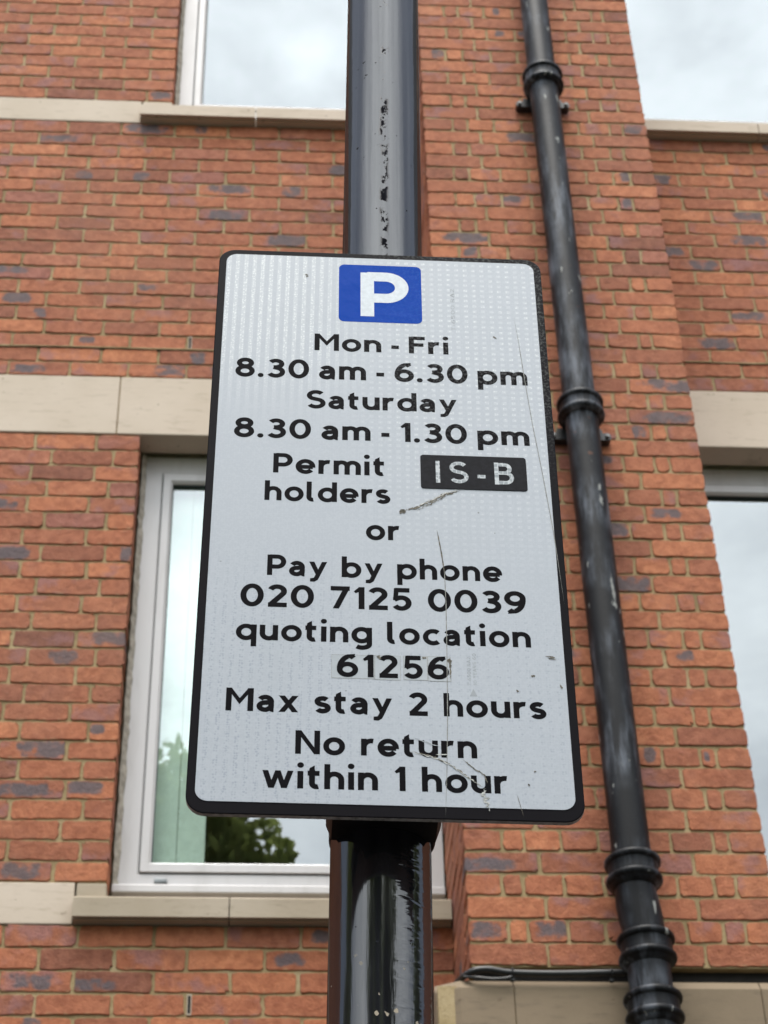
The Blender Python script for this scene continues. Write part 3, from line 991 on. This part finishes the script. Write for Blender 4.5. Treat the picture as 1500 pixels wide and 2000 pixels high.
# ------------------------------------------------------------------ lettering (stroke glyphs, x-height 100)
W_ = 25.0
def arc(cx, cy, rx, ry, a0, a1, n=None):
    n = n or max(4, int(abs(a1 - a0) / 9))
    return [(cx + rx * math.cos(math.radians(a0 + (a1 - a0) * i / n)), cy + ry * math.sin(math.radians(a0 + (a1 - a0) * i / n))) for i in range(n + 1)]
def disc(cx, cy, r): return ('poly', arc(cx, cy, r, r, 0, 345, 23))
O_ = ('loop', arc(52, 50, 39.5, 39.5, 0, 350, 35))
def G(w, *st): return (w, st)
def par(xa, xb, ya, yb, hw): return ('poly', [(xa - hw, ya), (xa + hw, ya), (xb + hw, yb), (xb - hw, yb)])
GL = {
 'o': G(104, O_),
 'n': G(92, [(12.5, 0), (12.5, 100)], [(12.5, 40)] + arc(46, 54, 33.5, 33.5, 180, 0) + [(79.5, 0)]),
 'h': G(92, [(12.5, 0), (12.5, 143)], [(12.5, 40)] + arc(46, 54, 33.5, 33.5, 180, 0) + [(79.5, 0)]),
 'm': G(142, [(12.5, 0), (12.5, 100)], [(12.5, 40)] + arc(41.5, 58, 29, 30, 180, 0) + [(70.5, 0)], [(70.5, 40)] + arc(100, 58, 29.5, 30, 180, 0) + [(129.5, 0)]),
 'u': G(92, [(79.5, 0), (79.5, 100)], [(79.5, 60)] + arc(46, 46, 33.5, 33.5, 0, -180) + [(12.5, 100)]),
 'r': G(62, [(12.5, 0), (12.5, 100)], [(12.5, 34)] + arc(50, 50, 37.5, 37.5, 180, 76)),
 'a': G(88, arc(41, 60, 29, 28, 150, 0) + [(70, 22)] + arc(82, 21, 12, 10, 180, 275, 8), [(70, 57)] + [(48, 55)] + arc(41, 32.5, 28.5, 21.5, 82, 280) + [(56, 16), (70, 28)]),
 'b': G(104, [(12.5, 0), (12.5, 143)], O_),
 'd': G(104, [(91.5, 0), (91.5, 143)], O_),
 'p': G(104, [(12.5, -42), (12.5, 100)], O_),
 'q': G(104, [(91.5, -42), (91.5, 100)], O_),
 'g': G(104, O_, [(91.5, 100)] + arc(54, -8, 37.5, 23, 0, -138)),
 'e': G(102, [(16, 47)] + [(90, 47)], [(89, 43)] + arc(51, 50, 38.5, 39.5, 2, 322)),
 'c': G(88, arc(52, 50, 39.5, 39.5, 48, 312)),
 'i': G(30, [(15, 0), (15, 100)], disc(15, 134, 16)),
 'l': G(44, [(12.5, 143), (12.5, 34)] + arc(32, 32, 19.5, 20, 180, 285, 10)),
 't': G(62, ('poly', [(9, 108), (9, 118), (34, 134), (34, 108)]), [(21.5, 110), (21.5, 34)] + arc(43, 33, 21.5, 21, 180, 292, 12), [(0, 88.5), (57, 88.5)]),
 's': G(76, arc(38, 70.5, 25.5, 18.5, 35, 90, 7) + arc(38, 70.5, 25.5, 18.5, 98, 250, 16) + arc(39, 30.5, 26, 19, 70, -90, 17) + arc(39, 30.5, 27, 19, -98, -155, 7)),
 'w': G(146, par(43, 13, 0, 100, 14), par(43, 73, 0, 100, 13), par(103, 73, 0, 100, 13), par(103, 133, 0, 100, 14)),
 'x': G(96, par(15, 81, 0, 100, 15.5), par(81, 15, 0, 100, 15.5)),
 'y': G(98, ('poly', [(0, 100), (28, 100), (60, 22), (44, -5)]), ('poly', [(98, 100), (70, 100), (30, -2), (30, -2), (26, -10), (6, -14), (6, -36), (30, -37), (48, -24), (55, -8)])),
 'M': G(132, [(12.5, 0), (12.5, 140)], [(119.5, 0), (119.5, 140)], ('poly', [(3, 140), (25, 140), (66, 78), (66, 40), (25, 102), (13, 118)]), ('poly', [(129, 140), (107, 140), (66, 78), (66, 40), (107, 102), (119, 118)])),
 'N': G(118, [(12.5, 0), (12.5, 140)], [(105.5, 0), (105.5, 140)], ('poly', [(0, 140), (27, 140), (118, 0), (91, 0)])),
 'F': G(88, [(12.5, 0), (12.5, 140)], [(12.5, 127.5), (88, 127.5)], [(12.5, 72), (80, 72)]),
 'P': G(100, [(12.5, 0), (12.5, 140)], [(12.5, 127.5), (52, 127.5)] + arc(52, 93, 35, 34.5, 88, -88) + [(12.5, 58.5)]),
 'S': G(102, arc(51, 100, 36, 28, 32, 90, 7) + arc(51, 100, 37, 28, 97, 235, 15) + arc(51, 41, 39, 29.5, 62, -90, 17) + arc(51, 41, 39, 29.5, -97, -152, 7)),
 'I': G(25, [(12.5, 0), (12.5, 140)]),
 'B': G(104, [(12.5, 0), (12.5, 140)], [(12.5, 127.5), (54, 127.5)] + arc(54, 101, 28, 26.5, 88, -88) + [(12.5, 74.5)], [(12.5, 74.5), (58, 74.5)] + arc(58, 43.5, 33.5, 31, 88, -88) + [(12.5, 12.5)]),
 '0': G(108, ('loop', arc(54, 70, 41.5, 58.5, 0, 350, 35))),
 '1': G(50, [(37.5, 0), (37.5, 140)], ('poly', [(0, 112), (26, 140), (45, 140), (45, 122), (30, 110), (8, 100)][:])),
 '2': G(94, arc(46, 98, 33, 29.5, 160, -28) + [(20, 18)], [(4, 12.5), (94, 12.5)], ('poly', [(4, 0), (4, 22), (22, 36), (40, 24), (30, 0)])),
 '3': G(96, arc(46, 103, 31, 24.5, 152, -82) + [(34, 77)], [(34, 77)] + arc(46, 42, 36.5, 30, 82, -152)),
 '5': G(94, [(18, 127.5), (86, 127.5)], ('poly', [(11, 140), (34, 140), (30, 66), (6, 62)]), [(12, 66)] + arc(46, 46, 35, 34.5, 120, -150)),
 '6': G(100, ('loop', arc(51, 45, 38, 33.5, 0, 350, 35)), arc(66, 50, 53, 77, 183, 104) + [(70, 127)] + arc(60, 95, 28, 32.5, 70, 42, 3)),
 '7': G(92, [(0, 127.5), (92, 127.5)], ('poly', [(62, 130), (92, 130), (40, 0), (11, 0)])),
 '8': G(100, ('loop', arc(50, 103, 32, 25, 0, 350, 35)), ('loop', arc(50, 42.5, 37.5, 31, 0, 350, 35))),
 'T': G(90, [(45, 0), (45, 140)], [(0, 127.5), (90, 127.5)]),
 'Y': G(100, [(50, 0), (50, 66)], par(50, 14, 60, 140, 14), par(50, 86, 60, 140, 14)),
 'E': G(84, [(12.5, 0), (12.5, 140)], [(12.5, 127.5), (84, 127.5)], [(12.5, 72), (76, 72)], [(12.5, 12.5), (84, 12.5)]),
 'A': G(112, par(14, 56, 0, 140, 14), par(98, 56, 0, 140, 14), [(28, 40), (84, 40)]),
 'R': G(104, [(12.5, 0), (12.5, 140)], [(12.5, 127.5), (52, 127.5)] + arc(52, 97, 33, 30.5, 88, -88) + [(12.5, 66.5)], par(88, 52, 0, 66, 15)),
 '.': G(30, disc(15, 14, 16)),
 '-': G(42, [(0, 47), (42, 47)]),
}
v9 = []
for st in GL['6'][1]:
    if isinstance(st, tuple): v9.append((st[0], [(100 - x, 140 - y) for x, y in st[1]]))
    else: v9.append([(100 - x, 140 - y) for x, y in st])
GL['9'] = (100, tuple(v9))

def stroke_polys(st, w):
    """each stroke -> list of convex-ish quads"""
    if isinstance(st, tuple) and st[0] == 'poly':
        return [st[1]]
    loop = isinstance(st, tuple) and st[0] == 'loop'
    pts = st[1] if loop else st
    q = [pts[0]]
    for p in pts[1:]:
        if math.hypot(p[0] - q[-1][0], p[1] - q[-1][1]) > .4: q.append(p)
    pts = q; n = len(pts); L, R = [], []
    for i in range(n):
        if loop: a, b_ = pts[i - 1], pts[(i + 1) % n]
        else: a, b_ = pts[max(i - 1, 0)], pts[min(i + 1, n - 1)]
        c = pts[i]
        d1 = Vector((c[0] - a[0], c[1] - a[1])); d2 = Vector((b_[0] - c[0], b_[1] - c[1]))
        if d1.length < 1e-6: d1 = d2
        if d2.length < 1e-6: d2 = d1
        d1.normalize(); d2.normalize()
        t = (d1 + d2); t = t.normalized() if t.length > 1e-4 else d1
        nn = Vector((-t.y, t.x)); k = w / 2 / max(.6, abs(nn.dot(Vector((-d1.y, d1.x)))))
        L.append((c[0] + nn.x * k, c[1] + nn.y * k)); R.append((c[0] - nn.x * k, c[1] - nn.y * k))
    out = []
    for i in range(n if loop else n - 1):
        j = (i + 1) % n
        out.append([L[i], L[j], R[j], R[i]])
    return out

def text_polys(s, w=W_, track=21, space=52):
    x = 0; polys = []
    for ch in s:
        if ch == ' ':
            x += space; continue
        adv, sts = GL[ch]
        for st in sts:
            for p in stroke_polys(st, w):
                polys.append([(a + x, b_) for a, b_ in p])
        x += adv + track
    return polys, x - track

def union_tris(polys):
    V, Fc = [], []
    for p in polys:
        a = sum(p[i][0] * p[(i + 1) % len(p)][1] - p[(i + 1) % len(p)][0] * p[i][1] for i in range(len(p)))
        if a < 0: p = p[::-1]
        b0 = len(V); V += [Vector(q) for q in p]; Fc.append(list(range(b0, b0 + len(p))))
    vo, eo, fo, ov, oe, of = delaunay_2d_cdt(V, [], Fc, 1, 1e-3)
    quads = [[V[i] for i in f] for f in Fc]
    bb = [(min(p.x for p in q), max(p.x for p in q), min(p.y for p in q), max(p.y for p in q)) for q in quads]
    def inside(x, y):
        for q, (a, b_, c, d) in zip(quads, bb):
            if a <= x <= b_ and c <= y <= d:
                ins = False; j = len(q) - 1
                for i in range(len(q)):
                    if (q[i].y > y) != (q[j].y > y) and x < (q[j].x - q[i].x) * (y - q[i].y) / (q[j].y - q[i].y) + q[i].x: ins = not ins
                    j = i
                if ins: return True
        return False
    keep = [f for f in fo if inside(sum(vo[i][0] for i in f) / len(f), sum(vo[i][1] for i in f) / len(f))]
    return [tuple(v) for v in vo], keep

# ------------------------------------------------------------------ sign
SW, SH = .330, .6746
ex = Vector((.3299, -.0035, -.0076)).normalized()
ez = -Vector((-.0097, .0046, -.6745)).normalized()
SKEW = ez.dot(ex)                                # the plate is a hair out of square
ez = (ez - ex * SKEW).normalized()
ey = ez.cross(ex)                                # points away from the viewer
SM = Matrix((ex, ey, ez)).transposed().to_4x4()
SM.translation = Vector((-.0502, 1.4366, 3.1766))   # top-left corner; local x right, z up, -y to the viewer
sign = empty('parking_sign', SM.translation, 'white rectangular parking sign with blue P and black lettering, fixed to the post', 'sign')
sign.matrix_world = SM
def slink(name, verts, faces, mat, parent=None, midx=None, smooth=False):
    o = link_mesh(name, [(v[0] + SKEW * v[2], v[1], v[2]) for v in verts], faces, mat, None, midx, smooth)
    o.parent = parent or sign
    return o
def rrect(x0, x1, z0, z1, r, n=8):
    p = []
    for cx, cz, a in ((x1 - r, z1 - r, 0), (x0 + r, z1 - r, 90), (x0 + r, z0 + r, 180), (x1 - r, z0 + r, 270)):
        p += [(cx + r * math.cos(math.radians(a + 90 * i / n)), cz + r * math.sin(math.radians(a + 90 * i / n))) for i in range(n + 1)]
    return p
def plate(name, pts, y0, y1, mat, bev=0.0, edge=None, parent=None):
    """prism facing -y; y0 is the front"""
    n = len(pts)
    cx = sum(p[0] for p in pts) / n; cz = sum(p[1] for p in pts) / n
    v = []; f = []; mi = []
    lay = []
    if bev > 0:
        ins = []
        for i in range(n):
            a, c, d = Vector(pts[i - 1]), Vector(pts[i]), Vector(pts[(i + 1) % n])
            t = (d - a).normalized(); ins.append((c.x - t.y * bev, c.y + t.x * bev))
        lay = [(ins, y0), (pts, y0 + bev * .7), (pts, y1)]
    else:
        lay = [(pts, y0), (pts, y1)]
    for p, y in lay: v += [(x, y, z) for x, z in p]
    f.append(tuple(range(n))); mi.append(0)
    for r in range(len(lay) - 1):
        for i in range(n):
            k = (i + 1) % n
            f.append((r * n + i, (r + 1) * n + i, (r + 1) * n + k, r * n + k)); mi.append(1 if edge and r == len(lay) - 2 else 0)
    f.append(tuple(range(len(lay) * n - 1, (len(lay) - 1) * n - 1, -1))); mi.append(1 if edge else 0)
    return slink(name, v, f, [mat, edge] if edge else mat, parent, mi)
plate('panel', rrect(0, SW, -SH, 0, .017), 0, .005, M['panel'], .0008, M['alu'])
plate('sheeting', rrect(.0075, .3225, -.6630, -.0072, .011), -.0004, .0006, M['sheet'])
YI = -.00046                                       # print layer
pan = plate('symbol_square', rrect(.1225, .2064, -.1000, -.0173, .006), -.00050, -.00030, M['blue'])

def text(s, x0, x1, base, cap, mat, parent=None, name='lettering', y=YI, w=W_, track=21, th=.0003, space=52, rot=None):
    polys, wid = text_polys(s, w, track, space)
    vo, fo = union_tris(polys)
    xs = [v[0] for v in vo]; mn, mxx = min(xs), max(xs)
    sx = (x1 - x0) / (mxx - mn); sz = cap / 140
    P2 = [(x0 + (a - mn) * sx, -base + b_ * sz) for a, b_ in vo]
    if rot: P2 = [rot(a, b_) for a, b_ in P2]
    n = len(P2)
    v = [(a, y, b_) for a, b_ in P2]
    f = [tuple(t) for t in fo]
    return slink(name, v, f, mat, parent)
mmx = lambda *a: [q / 1000 for q in a]
for s, x0, x1, base, cap in (('Mon - Fri', 98.9, 231.8, 141.6, 23.2), ('8.30 am - 6.30 pm', 22.3, 308.0, 180.4, 25.0), ('Saturday', 92.4, 237.5, 219.6, 23.6),
                        ('8.30 am - 1.30 pm', 24.0, 305.8, 259.6, 24.7), ('Permit', 62.4, 166.4, 303.2, 24.2), ('holders', 55.3, 172.0, 337.2, 23.6),
                        ('or', 149.2, 179.8, 380.8, 23.6), ('Pay by phone', 60.2, 272.2, 425.3, 23.5), ('020 7125 0039', 37.4, 292.1, 460.8, 24.8),
                        ('quoting location', 34.9, 294.2, 497.8, 23.4), ('Max stay 2 hours', 29.2, 303.4, 573.0, 23.7),
                        ('No return', 89.2, 242.4, 614.9, 23.7), ('within 1 hour', 62.4, 266.6, 648.9, 24.0)):
    text(s, x0 / 1000, x1 / 1000, base / 1000, cap / 1000, M['ink'], w=28.5, track=19, space=38 if ' - ' in s else 62)
STAINS = []
# P symbol
text('P', .1445, .1932, .0916, .0632, M['pale_ink'], pan, y=-.00056, w=29)
# permit zone patch
patch = plate('permit_patch', rrect(.2008, .3008, -.3172, -.2753, .003), -.0010, -.0003, M['patch'], .0003)
text('IS-B', .2150, .2885, .3100, .0272, M['hex'], patch, y=-.00106, w=22, track=46)
# location number on stickers
sx = [(.1190, .1560, 3), (.1564, .1790, 0), (.1815, .2024, -2), (.2027, .2226, -1)]
for i, (a, b_, dz) in enumerate(sx):
    z0, z1 = -.5362 - .0006 * (i % 2), -.5112 + .0003 * i
    st = plate('number_sticker', [(a + .0004 * i, z0), (b_ + .0002, z0 + .0002), (b_, z1), (a, z1 + .0002)], -.00050 - .00002 * i, -.0003, M['sticker'], 0, M['stk_edge'])
    e = []
    # dirt line round the sticker edge
    mbx = MB(); y = -.00054 - .00002 * i; t_ = .00022
    for (xa, xb, za, zb) in ((a, b_, z1 - t_, z1), (a, b_, z0, z0 + t_), (a, a + t_, z0, z1), (b_ - t_, b_, z0, z1)):
        mbx.add([(xa, y, za), (xb, y, za), (xb, y, zb), (xa, y, zb)], [(0, 1, 2, 3)])
    slink('dirty_edge', mbx.v, mbx.f, M['stk_edge'], st)
text('61256', .1236, .2210, .5345, .0240, M['ink'], track=26, y=-.00062, w=28)
for (xa, za, l_, w_) in ((.1580, -.5125, .0040, .0026), (.1985, -.5116, .0030, .0014), (.2195, -.5135, .0035, .0034), (.2215, -.5150, .0015, .0030)):
    STAINS.append((xa, za, l_, w_))

# scratches and film cracks
def scratch(pts, w, mat, name='scratch', y=-.00072, jit=.0, n=10):
    P3 = [Vector((a / 1000, -b_ * 2.0442 / 1000, 0)) for a, b_ in pts]
    P3 = [Vector((p.x, p.y)) for p in P3]
    q = []
    for i in range(len(P3) - 1):
        for k in range(n):
            p = P3[i].lerp(P3[i + 1], k / n)
            q.append(p + Vector((rnd.gauss(0, jit), rnd.gauss(0, jit))))
    q.append(P3[-1])
    v, f = [], []
    for i, p in enumerate(q):
        t = (q[min(i + 1, len(q) - 1)] - q[max(i - 1, 0)]).normalized()
        tp = min(1, 5 * min(i + .2, len(q) - 1 - i + .2) / len(q))
        ww = w * tp * (1 + (rnd.uniform(-.6, .9) if jit else rnd.uniform(-.25, .25))) / 2
        v += [(p.x - t.y * ww, y, p.y + t.x * ww), (p.x + t.y * ww, y, p.y - t.x * ww)]
    for i in range(len(q) - 1):
        f.append((2 * i, 2 * i + 1, 2 * i + 3, 2 * i + 2))
    return slink(name, v, f, mat)
scratch([(214.3, 179.3), (217.8, 192.6), (220.0, 204.1)], .0010, M['scratch'])
scratch([(217.8, 192.6), (220.0, 204.1), (220.4, 221.2), (219.5, 254.1), (218.4, 280.4), (216.5, 305.7), (214.0, 329)], .0007, M['hair'], 'film_crack', -.00070)
scratch([(298.7, 41.9), (301.7, 57.8), (305.1, 83.6), (309.8, 113.5), (316.0, 145.3), (321.6, 177.3), (323.9, 196.4), (326.5, 219.3)], .0006, M['hair'], 'film_crack', -.00070)
A = [(182.6, 168.8), (193.5, 167.6), (208.9, 162.9), (223.5, 158.4), (238.0, 155.6)]
scratch(A, .0017, M['scratch'], jit=.0005)
scratch([(a, b_ - .6) for a, b_ in A[1:]], .0010, M['scratch_pale'], y=-.00076, jit=.0006)
scratch([(a + 2, b_ + .8) for a, b_ in A[1:4]], .0008, M['scratch'], y=-.00080, jit=.0006)
scratch([(180.5, 169.8), (184.5, 168.4)], .0030, M['scratch'], jit=.0006)
Bq = [(185.4, 298.2), (204.3, 300.3), (218.8, 303.9), (233.0, 309.5), (247.1, 315.2)]
scratch(Bq, .0009, M['scratch'], jit=.0003)
scratch([(a + .3, b_ + .35) for a, b_ in Bq], .0006, M['scratch_pale'], y=-.00080, jit=.0004)
scratch([(247.1, 315.2), (247.5, 319.7), (250.6, 326)], .0018, M['scratch_pale'], jit=.0009)
scratch([(229.2, 301.2), (239.1, 305.7), (248.3, 308.9), (249.5, 313.0)], .0008, M['scratch'], jit=.0003)
scratch([(188.5, 291.5), (198.8, 293.5), (211.9, 295.5)], .0006, M['mark'], jit=.0003)
scratch([(207.3, 299.5), (217.6, 299.3)], .0009, M['scratch_pale'], y=-.00080)
scratch([(274.1, 317.8), (278.4, 327.8)], .0004, M['scratch'])
for (a, b_, l, s) in ((88.5, 16.4, 2.5, .9), (89.5, 17.9, 1.5, .3), (276.3, 56.0, 4.0, 1.2), (306, 248, 8.5, .6), (308, 248.9, 7, .8), (292.3, 258.2, 3.5, .3), (317, 262.5, 1.5, 2.2), (279, 266, 1, 1), (290, 306, .6, .7), (284, 312.5, 1, 1)):
    scratch([(a, b_), (a + l, b_ + s)], .0012, M['scratch'], jit=.0003, n=5)
for xa, za, l_, w_ in STAINS:
    scratch([(xa * 1000, -za * 1000 / 2.0442), ((xa + l_) * 1000, -(za - l_ * .4) * 1000 / 2.0442)], w_, M['scratch'], 'dirt_spot', -.00078, .0004, 5)
scratch([(222.0, 250.5), (222.3, 256), (222.2, 261.5)], .0012, M['scratch'], 'dirt_spot', -.00078, .0002)
# faint maker's marks of the sheeting, printed sideways
def side(x, yb):
    return lambda a, b_: (x - b_, -yb + a)
text('T-6500 RA2', 0, .030, 0, .0032, M['mark'], name='sheeting_mark', y=-.00047, w=18, rot=side(.2400, .5400))
text('10 YEARS 60', 0, .034, 0, .0032, M['mark'], name='sheeting_mark', y=-.00047, w=18, rot=side(.2450, .5400))
slink('sheeting_mark', [(.2382, -.00047, -.5515), (.2448, -.00047, -.5515), (.2416, -.00047, -.5435)], [(0, 1, 2)], M['mark'])
text('T-6500 RA2', 0, .060, 0, .0040, M['mark'], name='sheeting_mark', y=-.00047, w=14, rot=side(.2395, .108))

# fixing channel and clamps behind the panel
for zc in (-.10, -.62):
    b = MB()
    b.box(.02, SW - .02, .0052, .020, zc - .016, zc + .016, 0, .002)
    slink('fixing_channel', b.v, b.f, M['clamp'])
for zc in (-.10, -.633):
    b = MB()
    cx = .1635 + (.0144 - .0237) * (-(zc) - .337) * -1
    cy = .0925
    n = 40
    rings = []
    for z, r in ((zc - .012, RP + .001), (zc - .010, RP + .0025), (zc + .012, RP + .0025), (zc + .015, RP + .001)):
        rings.append([(cx + r * math.cos(a * 2 * math.pi / n), cy + r * math.sin(a * 2 * math.pi / n), z) for a in range(n)])
    b.loft(rings)
    # flared cheeks bolted to the channel
    b.prism([(cx - .0492, zc + .014), (cx + .0492, zc + .014), (cx + .0492, zc - .008), (cx + .0445, zc - .022), (cx - .0445, zc - .022), (cx - .0492, zc - .008)], .006, .070)
    o = slink('clamp', b.v, b.f, M['clamp'])
    autosmooth(o)

# ------------------------------------------------------------------ trees behind the camera (tall one seen in the glass, others added to darken the post)
M['bark'] = mat_plain('bark', (0.09, 0.07, 0.05), 0.95, 8, 0.4, 0.8, 0.02)
def mat_leaf():
    t = NT('leaf')
    n1 = t.noise(t.coord('Object'), 1.5, 4, 0.6)
    c = t.mix(n1, (0.07, 0.10, 0.03), (0.15, 0.17, 0.06))
    t.set(c, 0.55)
    tl = t.n('ShaderNodeBsdfTranslucent')
    tl.inputs['Color'].default_value = (0.34, 0.40, 0.12, 1)
    ms = t.n('ShaderNodeMixShader')
    ms.inputs[0].default_value = 0.5
    t.l(t.p.outputs[0], ms.inputs[1]); t.l(tl.outputs[0], ms.inputs[2])
    t.l(ms.outputs[0], t.out.inputs['Surface'])
    return t.m
M['leaf'] = mat_leaf()
def tree(x, y, h, rx, zc, label, n_leaf, leaf=.12, cr=.8, ncl=90):
    r = empty('broadleaf_tree', (x, y, -.12), label, 'tree')
    b = MB()
    b.tube([(x, y, -.2), (x + .05, y, h * .3), (x - .1, y + .1, h * .6), (x, y, h * .85)], [.32, .25, .16, .05], 12)
    cl = []
    rz = h - zc - cr * .6
    for i in range(ncl):
        d = Vector((rnd.gauss(0, 1), rnd.gauss(0, 1), rnd.gauss(0, 1))).normalized() * (rnd.uniform(.25, 1) ** .5)
        c = Vector((x + d.x * (rx - cr * .6), y + d.y * (rx - cr * .6), zc + d.z * rz)); cl.append(c)
        if i < 18:
            s0 = Vector((x, y, zc - rz * .6 + (c.z - zc + rz) * .4))
            b.tube([s0, s0.lerp(c, .5) + Vector((0, 0, .2)), c], [.08, .05, .02], 6)
    autosmooth(b.build('trunk', M['bark'], r))
    v, f = [], []
    for i in range(n_leaf):
        c = rnd.choice(cl)
        p = c + Vector((rnd.gauss(0, 1), rnd.gauss(0, 1), rnd.gauss(0, .8))).normalized() * cr * rnd.random() ** .4
        q = Vector((rnd.gauss(0, 1), rnd.gauss(0, 1), rnd.gauss(0, 1))).normalized(); w = q.orthogonal().normalized(); sz2 = leaf * rnd.uniform(.6, 1.3)
        b0 = len(v)
        v += [p - q * sz2, p + w * sz2 * .5, p + q * sz2, p - w * sz2 * .5]; f.append((b0, b0 + 1, b0 + 2, b0 + 3))
    link_mesh('crown', v, f, M['leaf'], r)
tree(-1.7, -16.0, 19.6, 3.3, 13.8, 'tall broadleaf tree across the road, reflected in the lower left window', 60000)
tree(2.8, -9.6, 10.2, 3.0, 6.2, 'shorter broadleaf tree across the road to the right of the tall one', 26000)  # out of view, added to darken the middle of the post's reflection
tree(-4.2, -9.8, 10.0, 2.9, 6.0, 'low round broadleaf tree across the road to the left of the tall one', 26000)  # out of view, added for the left half of that dark reflection
tree(-10.5, -.6, 10.5, 2.8, 6.2, 'street tree on the pavement to the left of the sign', 16000)  # added out of view to block sky from the post's left flank reflection
tree(11.5, -.6, 10.5, 2.8, 6.2, 'street tree on the pavement to the right of the sign', 16000)  # added out of view, does the same for the post's right flank
